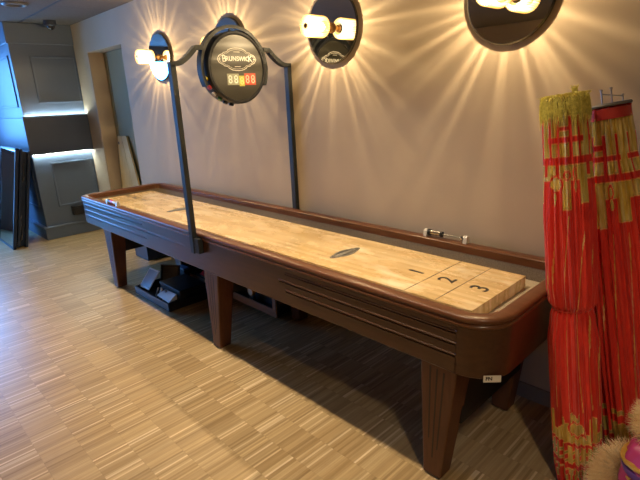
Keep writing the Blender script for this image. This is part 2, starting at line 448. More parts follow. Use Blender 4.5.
# leaning glossy panel and the navy case behind it, both tilted back against the pillar
tilt = math.atan2(.256, 1.172)
def lean_root(name, label, cat, x, y): return thing(name, label, cat, (x, y, 0), None, (-tilt, 0, 0))
lf = lean_root('leaning_mirror', 'tall glossy framed mirror leaning at the left edge beside the grey pillar', 'mirror', -2.07, -.290)
ll = 1.195
b = B(); b.box(-.355, .355, .004, .030, .014, ll - .012, .002); b.done('mirror_glass', mat('dark_mirror', (.62, .60, .62), .05, 1), lf, local=True)
b = B()
for q in ((-.37, -.345, 0, ll), (.345, .37, 0, ll), (-.37, .37, 0, .022), (-.37, .37, ll - .022, ll)): b.box(q[0], q[1], -.004, .034, q[2], q[3], .003)
b.done('mirror_frame', M['navy'], lf, local=True)
lb = lean_root('navy_case', 'tall navy panel case wedged between the leaning mirror and the pillar', 'case', -2.07, -.252)
b = B(); b.box(-.38, .33, .006, .110, 0.03, ll - .035, .006); b.done('case_body', M['navy'], lb, local=True)
b = B(); b.box(-.385, .385, .006, .03, .025, ll - .01, .004); b.box(-.385, .385, .085, .114, .025, ll - .03, .004); b.done('case_rim', M['navy'], lb, local=True)
b = B(); b.cyl((.335, .055, 1.02), (.335, .055, .82), .005, 8); b.cyl((.338, .062, .86), (.338, .045, .80), .008, 8); b.done('hook', M['steel'], lb, local=True)
b = B()
for i in range(6): b.cyl((.338, .05 + .012 * math.sin(i), .10 + .05 * i), (.338, .05 + .012 * math.sin(i + 1), .15 + .05 * i), .004, 6)
b.cyl((.34, .055, .16), (.34, .055, .11), .009, 8); b.done('cable', M['steel'], lb, local=True)

# planks inside the doorway
def plank(pts, th, label, hole=None):
    """pts: bottom-left, bottom-right, top-right, top-left (world) on a leaning face"""
    p = [Vector(q) for q in pts]; n = (p[1] - p[0]).cross(p[3] - p[0]).normalized()
    if n.y > 0: n = -n
    loc = (p[0] + p[1]) / 2; loc.z = 0
    t = thing('wooden_plank', label, 'plank', loc)
    b = B(); b.hexa([q for q in p], [q - n * th for q in p]); b.done('board', M['plank'], t)
    if hole:
        h = Vector(hole); b = B(); b.cyl(h + n * .001, h - n * .002, .018, 16); b.done('knot_hole', M['ink'], t)
    return t
plank([(-1.325, .925, 0), (-.80, .925, 0), (-1.205, 1.0, 1.230), (-1.322, 1.0, 1.228)], .02, 'pale pine plank with a round hole leaning in the doorway', (-1.290, .9945, 1.144))
plank([(-.795, .925, 0), (-.56, .925, 0), (-1.058, 1.0, 1.235), (-1.199, 1.0, 1.230)], .02, 'slanting pine plank without a hole leaning in the doorway, right of the drilled one')

# ceiling fittings
t = thing('ceiling_downlight', 'round recessed ceiling downlight at the top left corner', 'ceiling light', (-.70, .0, HC))
b = B(); b.lathe([(.070, 0), (.105, 0), (.110, -.006), (.100, -.018), (.078, -.020), (.070, -.012), (.070, 0)], (-.70, .0, HC), (0, 0, 1), 40); b.done('trim_ring', M['ring'], t, SM)
b = B(); b.lathe([(0, -.004), (.071, -.004), (.071, 0), (0, 0)], (-.70, .0, HC), (0, 0, 1), 32); b.done('lamp_recess', M['grid'], t, SM)
t = thing('dome_camera', 'small dark dome security camera on the ceiling before the pillar', 'camera', (-1.56, .545, HC))
b = B(); b.lathe([(0, 0), (.066, 0), (.068, -.05), (.060, -.056), (0, -.056)], (-1.56, .545, HC), (0, 0, 1), 32); b.done('housing', M['camera'], t, SM)
b = B(); b.lathe([(.045, -.056)] + [(.045 * math.cos(a), -.056 - .045 * math.sin(a)) for a in (.3, .6, .9, 1.2, 1.4)] + [(0, -.101)], (-1.56, .545, HC), (0, 0, 1), 24); b.done('lens_dome', M['lens'], t, SM)

# ================================================================== SHUFFLEBOARD TABLE
tb = thing('shuffleboard_table', 'long dark brown shuffleboard table with a pale maple playing surface', 'table', (L / 2, W / 2, 0))
RC, RL = .15, .11
ZB, ZT = .565, .766
GR = (.738, .690, .642)
XL = .068
def loop_pts(inset, front_x=None):
    """rounded rectangle, counter-clockwise from the front-left; returns (point, outward normal, side)"""
    r = max(RC - inset, .02); rl = max(RL - inset, .02); x0, x1, y0, y1 = XL + inset, L - inset, inset, W - inset; out = []
    def corner(cx, cy, a0, r=r):
        for k in range(0, 13):
            a = a0 + k / 12 * PI / 2; out.append((Vector((cx + r * math.cos(a), cy + r * math.sin(a), 0)), 'c'))
    corner(x0 + rl, y0 + rl, PI, rl)
    if front_x: out.extend((Vector((x, y0, 0)), 'f') for x in front_x)
    corner(x1 - r, y0 + r, 1.5 * PI); corner(x1 - r, y1 - r, 0); corner(x0 + rl, y1 - rl, PI / 2, rl)
    return out
def loft(b, rings, closed=True):
    vr = [[b.bm.verts.new(p) for p in r] for r in rings]; n = len(vr[0])
    for a, c in list(zip(vr, vr[1:])) + ([(vr[-1], vr[0])] if closed else []):
        for i in range(n): b.bm.faces.new((a[i], a[(i + 1) % n], c[(i + 1) % n], c[i]))
# apron: shell with three grooves near each end of the long front face
gro = {GR[0]: ((.205, 1.381), (3.016, 3.985)), GR[1]: ((.205, 1.447), (2.967, 3.985)), GR[2]: ((.205, 1.388), (3.014, 3.985))}
fx = sorted({x for v in gro.values() for ab in v for a in ab for x in (a - .006, a)} | {2.0, 2.3})
lp = loop_pts(0, fx)
rows = [(ZB, .004), (ZB + .006, 0)]
for g in sorted(GR): rows += [(g - .0075, 0), (g - .0062, (g, .006)), (g - .0015, (g, .006)), (g + .0005, (g, -.0035)), (g + .0055, (g, -.0035)), (g + .0085, 0)]
rows += [(ZT, 0)]
rings = []
for z, dep in rows:
    ring = []
    for p, s in lp:
        q = p.copy(); q.z = z
        if isinstance(dep, tuple):
            if s == 'f' and any(a - .0005 < p.x < c + .0005 for a, c in gro[dep[0]]): q.y += dep[1]
        elif dep: q.x += dep * (1 if p.x < L / 2 else -1) * .5; q.y += dep * (1 if p.y < W / 2 else -1)
        ring.append(q)
    rings.append(ring)
# inside wall of the shell, same vertex count
inn = []
for p, s in lp:
    q = Vector((min(max(p.x, XL + .034), L - .034), min(max(p.y, .034), W - .034), 0)); inn.append(q)
rings += [[Vector((q.x, q.y, ZT)) for q in inn], [Vector((q.x, q.y, ZB)) for q in inn]]
b = B(); loft(b, rings); b.done('apron', M['wood'], tb, math.radians(28))
# top rail: bullnose with a fine bead, swept round the table
prof = [(.000, .766), (-.006, .770), (-.007, .778), (-.003, .784), (.000, .785), (-.005, .790), (-.007, .797), (-.004, .805), (.004, .810), (.040, .810), (.050, .808), (.055, .803), (.055, .766)]
b = B(); loft(b, [[p + Vector((0, 0, z)) for p, s in loop_pts(i)] for i, z in prof]); b.done('top_rail', M['rail'], tb, SM)
# carpeted gutter: inner wall and floor round the playfield
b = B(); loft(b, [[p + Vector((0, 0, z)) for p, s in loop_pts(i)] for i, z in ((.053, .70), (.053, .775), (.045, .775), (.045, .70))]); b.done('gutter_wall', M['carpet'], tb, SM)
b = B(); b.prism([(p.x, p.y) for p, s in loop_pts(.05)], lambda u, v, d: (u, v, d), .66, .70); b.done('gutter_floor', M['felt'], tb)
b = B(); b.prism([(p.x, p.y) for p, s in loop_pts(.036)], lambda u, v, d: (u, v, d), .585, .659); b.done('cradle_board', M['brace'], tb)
PFX0, PFX1, PFY0, PFY1, PFZ = .19, 3.957, .160, .648, .760
b = B(); b.box(PFX0, PFX1, PFY0, PFY1, .7002, PFZ, .002); pf = b.done('playing_surface', M['playfield'], tb)
e = .0004
for x in (3.632, 3.790):
    for xx in (x, 2 * 2.066 - x):
        b = B(); b.box(xx - .0018, xx + .0018, PFY0 + .001, PFY1 - .001, PFZ, PFZ + e); b.done('score_line', M['ink'], pf)
def onfield(o, flip): # lettering lying on the playing surface; its reader stands at the near (or far) end
    s = -1 if flip else 1
    return frame(o, (0, s, 0), (-s, 0, 0), (0, 0, 1))
for s_, x in (('1', 3.545), ('2', 3.712), ('3', 3.874)):
    for flip in (False, True):
        xx = 2 * 2.066 - x if flip else x
        b = B(); b.mesh(text_mesh(s_, .115, .0012), onfield((xx, .385, PFZ + .0005), flip)); b.done('printed_number', M['ink'], pf)
def badge(w, h, n=10):
    """outline of the ornate plaque: pointed ends, stepped shoulders, domed top and bottom"""
    q = [(.50, 0), (.455, .16), (.40, .22), (.36, .24), (.345, .30), (.27, .33), (.235, .36), (.22, .43)]
    q += [(.20 * math.cos(a), .40 + .12 * math.sin(a)) for a in [k * PI / 2 / n for k in range(1, n + 1)]]
    q2 = [(-x, y) for x, y in q[::-1][1:]]
    up = q + q2; low = [(x, -y) for x, y in up[::-1][1:-1]]
    return [(x * w, y * h) for x, y in up + low]
def field_badge(x, flip):
    o = Vector((x, .385, PFZ)); s = -1 if flip else 1
    mp = lambda u, v, d: Vector((o.x - s * v, o.y + s * u, o.z + d))
    b = B(); b.prism(badge(.235, .085), mp, 0, .0004); em = b.done('printed_emblem', M['greyink'], pf)
    b = B(); b.ribbon(badge(.215, .070), .0022, mp, .0004, .0007); b.mesh(text_mesh('BRUNSWICK', .030, .0004), onfield((x, .385, PFZ + .0009), flip)); b.done('emblem_lettering', M['paleink'], em)
field_badge(3.075, False); field_badge(2 * 2.066 - 3.075 + .19, True)
# six tapered, fluted legs
def leg(cx, cb, front):
    ys = lambda y: y if front else W - .03 - y
    def sq(hw, c, ya, yb, z): 
        a, d = sorted((ys(ya), ys(yb))); return [(c - hw, a, z), (c + hw, a, z), (c + hw, d, z), (c - hw, d, z)]
    b = B(); b.hexa(sq(.043, cb, .036, .122, .012), sq(.088, cx, .034, .165, ZB + .03)); b.bm.edges.ensure_lookup_table()
    vert = [e for e in b.bm.edges if abs((e.verts[0].co - e.verts[1].co).z) > .3]
    bmesh.ops.bevel(b.bm, geom=vert, offset=.008, segments=2, affect='EDGES', profile=.5)
    o = b.done('leg', M['legwood'], tb)
    b = B()                                                          # three flutes of unequal length: dark strips, groove shade put into their colour
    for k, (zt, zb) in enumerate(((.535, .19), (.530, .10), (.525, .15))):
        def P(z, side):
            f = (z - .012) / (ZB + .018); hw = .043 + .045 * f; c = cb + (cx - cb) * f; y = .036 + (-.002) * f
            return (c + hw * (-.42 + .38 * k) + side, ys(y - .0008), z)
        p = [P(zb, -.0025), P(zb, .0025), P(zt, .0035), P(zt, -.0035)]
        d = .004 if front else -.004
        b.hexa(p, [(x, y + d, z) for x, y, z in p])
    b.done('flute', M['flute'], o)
    b = B(); b.lathe([(0, 0), (.022, 0), (.022, .012), (0, .012)], (cb, ys(.079), 0), (0, 0, 1), 16); b.done('levelling_foot', M['black'], o)
for cx, cb in ((.545, .528), (2.225, 2.195), (3.893, 3.871)):
    leg(cx, cb, True)
    if 2 < cx < 2.5: leg(2.305, 2.292, False)
    else: leg(cx, cb, False)
for x, zb in ((.56, .33), (2.235, .37), (3.940, .255)):
    b = B(); b.box(x - .012, x + .012, .125, W - .125, zb, ZB + .02, .002); b.done('cross_panel', M['brace'], tb)
b = B(); c0 = Vector((4.106, .052, .572)); xa = Vector((.72, .69, 0)).normalized()
fr = frame(c0, xa, Vector((0, 0, 1)), xa.cross(Vector((0, 0, 1))))
b.box(-.032, .032, -.014, .014, -.0005, .0007, 0, Matrix.Translation(Vector((.0, -.0, .0))) @ fr)
tg = b.done('sticker', M['white'], tb)
b = B(); b.mesh(text_mesh('FN', .020, .0006), fr @ Matrix.Translation((-.012, .001, .0012))); b.done('sticker_lettering', M['ink'], tg)

# sliding score rods on the rails
def score_rod(y, xa, xb, beads, label):
    t = thing('score_slider', label, 'score slider', ((xa + xb) / 2, y, H))
    for x in (xa, xb):
        b = B(); prof_ = [(-.018, 0), (.018, 0), (.014, .030), (.006, .040), (-.006, .040), (-.014, .030)]
        b.prism(prof_, lambda u, v, d: (x + d, y + u, H + v + .0005), -.010, .010); b.done('bracket', M['acrylic'], t, label='clear plastic bracket')
    b = B(); b.cyl((xa, y, H + .024), (xb, y, H + .024), .0035, 10); b.done('rod', M['steel'], t)
    for x0, x1, r, mm in beads:
        b = B(); b.cyl((x0, y, H + .024), (x1, y, H + .024), r, 20); b.done('bead', M[mm], t, SM)
    return t
score_rod(.785, 3.33, 3.575, [(3.345, 3.358, .017, 'black'), (3.358, 3.422, .014, 'chrome'), (3.422, 3.432, .016, 'black'), (3.548, 3.558, .015, 'chrome')], 'chrome bead score slider on the back rail near the wall')
score_rod(.024, .72, .915, [(.735, .78, .013, 'black'), (.785, .845, .017, 'red'), (.845, .893, .016, 'acrylic')], 'red bead score slider on the front rail at the far end')

# ================================================================== SCOREBOARD ON ITS ARCH
AX, SC, SR = 2.17, Vector((2.13, .398, 1.777)), .213
sb = thing('scoreboard_arch', 'black round scoreboard held on a dark steel arch over the table', 'scoreboard', (AX, .4, ZB))
def post(y, yin, zb):
    s = 1 if yin > y else -1
    pts = [(AX, y, zb), (AX, y, 1.792)]
    b = B(); b.sweep(pts, .038, .032, (1, 0, 0)); b.done('post', M['metal'], sb)
    q = [(AX, y - s * .016, 1.797)]
    y2 = yin; 
    for k in range(0, 13):                                              # S-curve: rises, then flattens into the ring
        u = k / 12; yy = y + s * .03 + (y2 - s * .045 - y - s * .03) * u
        q.append((AX, yy, 1.800 + .088 * (u ** 1.5)))
    q.append((AX, y2, 1.892))
    b = B(); b.sweep(q, .038, .026, (1, 0, 0)); b.done('arm', M['metal'], sb)
post(-.026, .175, .686); post(W + .022, .625, .60)
b = B(); b.box(AX - .019, AX + .070, -.036, -.001, .690, .785, .003); b.done('clamp_bracket', M['metal'], sb)
b = B(); b.box(AX - .024, AX + .075, W + .009, W + .036, .60, .74, .003); b.done('clamp_bracket', M['metal'], sb)
ringpts = []
a0, a1 = math.radians(-25), math.radians(205)
rp = [(SC.y + .238 * math.cos(a0 + (a1 - a0) * k / 40), SC.z + .238 * math.sin(a0 + (a1 - a0) * k / 40)) for k in range(41)]
b = B(); b.ribbon(rp, .020, lambda u, v, d: (d, u, v), AX - .028, AX + .018, closed=False); b.done('hanging_ring', M['metal'], sb, SM)
for a in (20, 90, 160, 55, 125):
    b = B(); r = math.radians(a); dr = Vector((0, math.cos(r), math.sin(r))); b.cyl(SC + dr * .20 + Vector((.02, 0, 0)), SC + dr * .232 + Vector((.02, 0, 0)), .008, 10)
    b.done('spacer', M['black'], sb)
XF = 2.205
b = B(); b.lathe([(0, -.075), (.150, -.075), (.190, -.06), (.209, -.035), (SR, -.005), (SR, .066), (.209, .074), (.198, .076), (.192, .072), (.190, .068), (0, .068)], (XF - .070, SC.y, SC.z), (1, 0, 0), 72)
drum = b.done('scoreboard_case', M['black'], sb, SM)
FX = XF + .0005
b = B(); b.lathe([(0, -.003), (.190, -.003), (.190, 0), (0, 0)], (XF, SC.y, SC.z), (1, 0, 0), 72); face = b.done('score_face', M['face'], sb, SM)
fm = lambda u, v, d: Vector((XF + d, SC.y + u, SC.z + v))
onface = lambda u, v, d=.0006: frame((XF + d, SC.y + u, SC.z + v), (0, 1, 0), (0, 0, 1), (1, 0, 0))
b = B(); b.ribbon([(u, v + .050) for u, v in badge(.285, .125)], .0040, fm, 0, .001); b.ribbon([(u, v + .050) for u, v in badge(.262, .106)], .0022, fm, 0, .001)
b.mesh(text_mesh('RUNSWIC', .038, 0), onface(.002, .052)); b.mesh(text_mesh('B', .056, 0), onface(-.095, .052)); b.mesh(text_mesh('K', .056, 0), onface(.098, .052))
for v in (.092, .008): b.box(XF, XF + .001, SC.y - .022, SC.y + .022, SC.z + v - .002, SC.z + v + .002)
for u in (-.128, .128): b.box(XF, XF + .001, SC.y + u - .007, SC.y + u + .007, SC.z + .048, SC.z + .052)
b.done('emblem', M['white'], face)
SEG = {'a': (0, 1, 1), 'b': (1, .5, 0), 'c': (1, -.5, 0), 'd': (0, -1, 1), 'e': (-1, -.5, 0), 'f': (-1, .5, 0), 'g': (0, 0, 1)}
def digit(b, u, v, w, h, th):
    for k, (sx, sy, hor) in SEG.items():
        cu, cv = u + sx * w / 2, v + sy * h / 2
        hw, hh = ((w / 2 - th * .3, th / 2) if hor else (th / 2, h / 4 - th * .3))
        b.box(XF + .0012, XF + .002, SC.y + cu - hw, SC.y + cu + hw, SC.z + cv - hh, SC.z + cv + hh)
def display(name, u, v, w, h, back, lit, n, label):
    b = B(); b.box(XF, XF + .0012, SC.y + u - w / 2, SC.y + u + w / 2, SC.z + v - h / 2, SC.z + v + h / 2); o = b.done(name, back, face, label=label)
    b = B()
    for k in range(n): digit(b, u + (k - (n - 1) / 2) * w / n * .98, v, w / n * .46, h * .60, h * .10)
    b.done('digits', lit, o)
dw = mat('score_backlight_pale', (.30, .31, .22), .4); dwl = mat('digit_white', (.8, .82, .72), .4, emit=(.9, .92, .75), estr=.05)
dr_ = mat('score_backlight_red', (.50, .07, .035), .4); drl = mat('digit_red', (.9, .6, .45), .4, emit=(1, .55, .38), estr=.04)
dy = mat('score_backlight_yellow', (.50, .48, .08), .4); dyl = mat('digit_yellow', (.75, .75, .3), .4, emit=(.8, .8, .25), estr=.04)
display('home_score', -.042, -.066, .086, .066, dw, dwl, 2, 'pale two digit display')
display('round_score', .022, -.076, .040, .062, dy, dyl, 1, 'yellow one digit display')
display('visitor_score', .086, -.066, .086, .070, dr_, drl, 2, 'red two digit display')
for a, mm in ((196, 'yellow'), (210, 'red'), (222, 'acrylic'), (234, 'green'), (246, 'black'), (258, 'black')):
    r = math.radians(a); dr = Vector((0, math.cos(r), math.sin(r))); c = SC + Vector((.035, 0, 0))
    b = B(); b.cyl(c + dr * (SR - .006), c + dr * (SR + .013), .015, 16); b.done('push_button', M[mm], sb, SM)
for a in range(0, 360, 45):
    b = B(); r = math.radians(a + 20); b.lathe([(0, .004), (.003, .0035), (.0045, 0)], (XF, SC.y + .200 * math.cos(r), SC.z + .200 * math.sin(r)), (1, 0, 0), 10)
    b.done('rim_screw', M['steel'], drum)

# ================================================================== WALL SCONCES
SCX = (.365, 1.485, 2.597, 3.707); SZ = 1.982
LAMP_W = 33.0
def sconce(x, z, label):
    o = thing('wall_sconce', label, 'wall lamp', (x, YW, z), 'round mirror wall lamps')
    c = (x, YW, z); ax = (0, -1, 0)
    b = B(); b.lathe([(0, 0), (.12, 0), (.12, .005), (0, .005)], c, ax, 40); b.done('back_plate', M['black'], o, SM)
    b = B(); b.lathe([(0, .005), (.203, .005), (.207, .008), (.207, .018), (.201, .0225), (.2005, .0212), (0, .0212)], c, ax, 96); b.done('mirror_backing', M['disc_edge'], o, SM)
    b = B(); b.lathe([(0, .0214), (.2000, .0214), (.2000, .0224), (0, .0224)], c, ax, 96); b.done('mirror_disc', M['mirror'], o, SM)
    b = B(); b.lathe([(0, .0226), (.030, .0226), (.030, .034), (.013, .050), (.013, .074), (.020, .078), (.020, .090), (0, .090)], c, ax, 28); b.done('stem', M['brass'], o, SM)
    b = B(); seg = 136                                               # ribbed glass: 34 ribs round the lamp
    def ring(r, d): return [Vector((x + (r * (1 + .035 * math.cos(k * 2 * PI / 4))) * math.sin(2 * PI * k / seg), YW - d, z + (r * (1 + .035 * math.cos(k * 2 * PI / 4))) * math.cos(2 * PI * k / seg))) for k in range(seg)]
    rr = [[b.bm.verts.new(p) for p in ring(r, d)] for r, d in ((.036, .084), (.053, .086), (.060, .095), (.060, .220), (.054, .230), (.022, .232))]
    for p, q in zip(rr, rr[1:]):
        for k in range(seg): b.bm.faces.new((p[k], p[(k + 1) % seg], q[(k + 1) % seg], q[k]))
    b.done('glass_shade', M['shade'], o, 4)
    b = B(); b.lathe([(0, .0905), (.024, .0905), (.026, .104), (.012, .108), (0, .108)], c, ax, 24); b.done('lamp_holder', M['black'], o, SM)
    b = B(); b.lathe([(0, .2315), (.014, .2315), (.014, .236), (0, .237)], c, ax, 20); b.done('end_cap', M['brass'], o, SM)
    li = bpy.data.lights.new('lamp_bulb', 'POINT'); li.energy = LAMP_W; li.color = (1, .74, .40); li.shadow_soft_size = .0012
    lo = bpy.data.objects.new('lamp_bulb', li); COL.objects.link(lo); lo.parent = o; lo.location = (0, -.155, 0)
    return o
s0 = sconce(SCX[0], 2.0, 'lit mirror disc wall lamp left of the scoreboard, beside the doorway')
for x, z, lab in ((SCX[1], 1.985, 'mirror disc wall lamp mostly hidden behind the round scoreboard'),
                  (SCX[2], SZ, 'lit mirror disc wall lamp just right of the scoreboard'),
                  (SCX[3], SZ, 'lit mirror disc wall lamp cut off by the top edge, above the table end')):
    c = dup(s0); c.location = (x, YW, z); c['label'] = lab

# ================================================================== THINGS UNDER THE TABLE
t = thing('storage_tray', 'low black open tray of odds and ends on the floor under the table', 'tray', (1.1, .28, 0))
b = B(); x0, x1, y0, y1, h = .80, 1.41, .095, .47, .068
b.box(x0, x1, y0, y1, 0, .010); b.done('tray_base', M['blackmatte'], t)
for q in ((x0, x1, y0, y0 + .012), (x0, x1, y1 - .012, y1), (x0, x0 + .012, y0 + .012, y1 - .012), (x1 - .012, x1, y0 + .012, y1 - .012)):
    b = B(); b.box(q[0], q[1], q[2], q[3], .010, h, .002); b.done('tray_side', M['navy'] if q[3] < .2 else M['blackmatte'], t)
t = thing('storage_case', 'black lidded case standing in the back of the low tray', 'case', (1.22, .34, .01))
b = B(); b.box(1.05, 1.395, .215, .455, .0105, .115, .006); b.done('case_body', M['blackmatte'], t)
b = B(); b.box(1.045, 1.397, .210, .457, .1155, .138, .006); b.done('lid', M['black'], t)
b = B(); b.box(1.16, 1.26, .205, .2145, .065, .085, .003); b.done('handle', M['steel'], t)
t = thing('leaning_card', 'white edged card with a blue print leaning out of the low tray', 'card', (.885, .155, .068), None, (-math.radians(42), 0, math.radians(4)))
b = B(); b.box(-.080, .080, -.004, .004, -.02, .165, .001); b.done('card_border', M['paper'], t, local=True)
b = B(); b.box(-.068, .068, -.0055, -.0042, -.006, .152); b.done('card_print', M['blueprint'], t, local=True)
t = thing('picture_frame', 'small dark picture frame leaning behind the white edged card', 'frame', (.905, .37, .0105), None, (-math.radians(16), 0, math.radians(32)))
b = B()
for q in ((-.095, -.077, 0, .19), (.077, .095, 0, .19), (-.077, .077, 0, .018), (-.077, .077, .172, .19)): b.box(q[0], q[1], -.010, .010, q[2], q[3], .002)
b.done('frame_border', M['black'], t, local=True)
b = B(); b.box(-.077, .077, 0, .006, .018, .172); b.done('backing', noisy('grey_backing', (.10, .09, .075), (.14, .125, .10), 20, .6), t, local=True)
t = thing('paper_strip', 'pale folded paper strip lying in front of the black lidded case', 'paper', (1.25, .16, .07))
b = B(); b.hexa([(1.16, .125, .0685), (1.39, .112, .0685), (1.39, .185, .075), (1.17, .20, .075)], [(1.16, .125, .0705), (1.39, .112, .0705), (1.39, .185, .12), (1.17, .20, .10)]); b.done('sheet', M['paper'], t)
t = thing('clip_hardware', 'tangle of chrome clips in the low tray by the case', 'clips', (1.13, .17, .01))
for k in range(5):
    b = B(); x = 1.07 + .035 * k; y = .15 + .012 * (k % 2); b.cyl((x, y, .012), (x + .02, y + .03, .10 + .01 * (k % 3)), .008, 10); b.done('clip', M['steel'], t, SM)
t = thing('blue_topped_box', 'small box with a blue lid beyond the low black tray', 'box', (.93, .506, 0))
b = B(); b.box(.87, .99, .480, .532, 0, .140, .004); b.done('box_body', M['blackmatte'], t)
b = B(); b.box(.865, .995, .476, .536, .1405, .160, .004); b.done('lid', noisy('blue_lid', (.06, .12, .26), (.09, .16, .33), 9, .35), t)
t = thing('dark_storage_box', 'dark box on the floor by the wall past the far legs', 'box', (-.11, .69, 0))
b = B(); b.box(-.27, .04, .575, .80, 0, .26, .004); b.done('box_body', M['navy'], t)
b = B(); b.box(-.275, .045, .570, .805, .26, .30, .004); b.done('lid', M['black'], t)
# long brown storage shelf beneath the table
SX0, SX1, SY0, SY1 = .78, 2.21, .555, .80
t = thing('storage_shelf', 'low brown storage shelf on castors under the middle of the table', 'shelf', ((SX0 + SX1) / 2, .68, 0))
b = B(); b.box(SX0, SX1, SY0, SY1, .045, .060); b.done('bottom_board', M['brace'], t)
b = B(); b.box(SX0, SX1, SY0 - .012, SY0, .035, .095, .002); b.done('front_rail', M['shelfwood'], t)
for x in (SX0, SX1 - .04):
    b = B(); b.box(x, x + .04, SY0 - .012, SY0, .0955, .33, .002); b.done('front_stile', M['shelfwood'], t)
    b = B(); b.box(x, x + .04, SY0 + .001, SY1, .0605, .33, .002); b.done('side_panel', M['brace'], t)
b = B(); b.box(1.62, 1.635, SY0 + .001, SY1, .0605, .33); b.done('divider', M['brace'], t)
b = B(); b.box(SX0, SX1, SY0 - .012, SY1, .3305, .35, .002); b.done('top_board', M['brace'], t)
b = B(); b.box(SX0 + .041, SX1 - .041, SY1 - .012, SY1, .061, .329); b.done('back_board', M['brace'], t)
for x in (SX0 + .06, SX1 - .06):
    for y in (SY0 + .05, SY1 - .05):
        b = B(); b.cyl((x - .012, y, .0225), (x + .012, y, .0225), .022, 16); b.box(x - .016, x + .016, y - .012, y + .012, .032, .044); b.done('castor', M['black'], t, SM)
t = thing('red_folder', 'red folder lying at a slant in the brown storage shelf', 'folder', (1.27, .64, .0605))
b = B(); b.hexa([(1.10, .575, .100), (1.44, .575, .100), (1.44, .74, .185), (1.10, .74, .185)], [(1.10, .570, .112), (1.44, .570, .112), (1.44, .735, .197), (1.10, .735, .197)]); b.done('cover', M['redcover'], t)
b = B(); b.hexa([(1.105, .578, .088), (1.435, .578, .088), (1.435, .740, .172), (1.105, .740, .172)], [(1.105, .576, .099), (1.435, .576, .099), (1.435, .741, .184), (1.105, .741, .184)]); b.done('page_block', M['paper'], t)
b = B(); b.box(1.12, 1.42, .60, .73, .0608, .086, .003); b.done('folder_stack', M['blackmatte'], t)
t = thing('shuffle_weight', 'gold rimmed white shuffle weight standing in the brown storage shelf', 'puck', (1.87, .575, .0605))
b = B(); c = (1.865, .570, .146); b.lathe([(.0285, -.004), (.034, -.004), (.040, 0), (.040, .02), (.034, .025), (0, .025)], c, (0, 1, 0), 32); b.done('rim', M['brass'], t, SM)
b = B(); b.box(1.835, 1.895, .573, .60, .0605, .1065, .003); b.done('stand', M['black'], t)
b = B(); b.lathe([(0, -.003), (.0285, -.003), (.0285, .001), (0, .001)], c, (0, 1, 0), 32); b.done('cap', M['white'], t, SM)
t = thing('black_crate', 'black crate filling the right bay of the brown storage shelf', 'crate', (1.9, .72, .0605))
b = B(); b.box(1.66, 2.15, .625, .785, .0608, .25, .006); b.done('crate_body', M['blackmatte'], t)
b = B(); b.box(1.655, 2.155, .62, .786, .251, .275, .005); b.done('crate_rim', M['black'], t)

# ================================================================== ROLLED FESTIVAL BANNERS
def axis_frame(p0, p1):
    za = (Vector(p1) - Vector(p0)).normalized(); xa = Vector((1, 0, 0)); xa = (xa - za * xa.dot(za)).normalized()
    return Matrix((xa, za.cross(xa), za)).transposed(), (Vector(p1) - Vector(p0)).length
def interp(tab, z):
    for (a, ra), (c, rc) in zip(tab, tab[1:]):
        if z <= c:
            u = (z - a) / (c - a); u = u * u * (3 - 2 * u); return ra + (rc - ra) * u
    return tab[-1][1]
def cloth(root, prof, n_fold, amp, paint, seed, nth=420, nz=220, twist=.3):
    rnd = random.Random(seed); ph = [(n_fold * f + rnd.uniform(-2, 2), rnd.uniform(0, 6.28), w) for f, w in ((1, .6), (.57, .45), (1.7, .25), (2.6, .12))]
    ph = [(round(a), p, w) for a, p, w in ph]
    z0, z1 = prof[0][0], prof[-1][0]; me = bpy.data.meshes.new('fabric'); vs, fs, cs = [], [], []
    for j in range(nz + 1):
        z = z0 + (z1 - z0) * j / nz; R = interp(prof, z)
        for i in range(nth):
            th = 2 * PI * i / nth
            f = sum(w * (1 - 2 * abs(math.sin(.5 * (k * (th + twist * math.sin(z * 2.1 + p) * .18) + p)))) * 1.3 for k, p, w in ph)
            f += .35 * math.sin(5 * th + 9 * z + ph[0][1]) * math.sin(3 * th - 4 * z)
            r = R + amp * f
            vs.append((r * math.cos(th), r * math.sin(th), z)); cs.append(paint(th, z))
    for j in range(nz):
        for i in range(nth):
            k = (i + 1) % nth; fs.append((j * nth + i, j * nth + k, (j + 1) * nth + k, (j + 1) * nth + i))
    vs.append((0, 0, z0)); vs.append((0, 0, z1)); cs += [0, 0]
    for i in range(nth):
        k = (i + 1) % nth; fs.append((len(vs) - 2, k, i)); fs.append((len(vs) - 1, nz * nth + i, nz * nth + k))
    me.from_pydata(vs, [], fs); at = me.color_attributes.new('cloth', 'FLOAT_COLOR', 'POINT')
    at.data.foreach_set('color', [c for g in cs for c in (g, 0, 0, 1)])
    me.polygons.foreach_set('use_smooth', [True] * len(me.polygons)); me.materials.append(M['banner'])
    o = bpy.data.objects.new('fabric', me); COL.objects.link(o); o.parent = root; return o
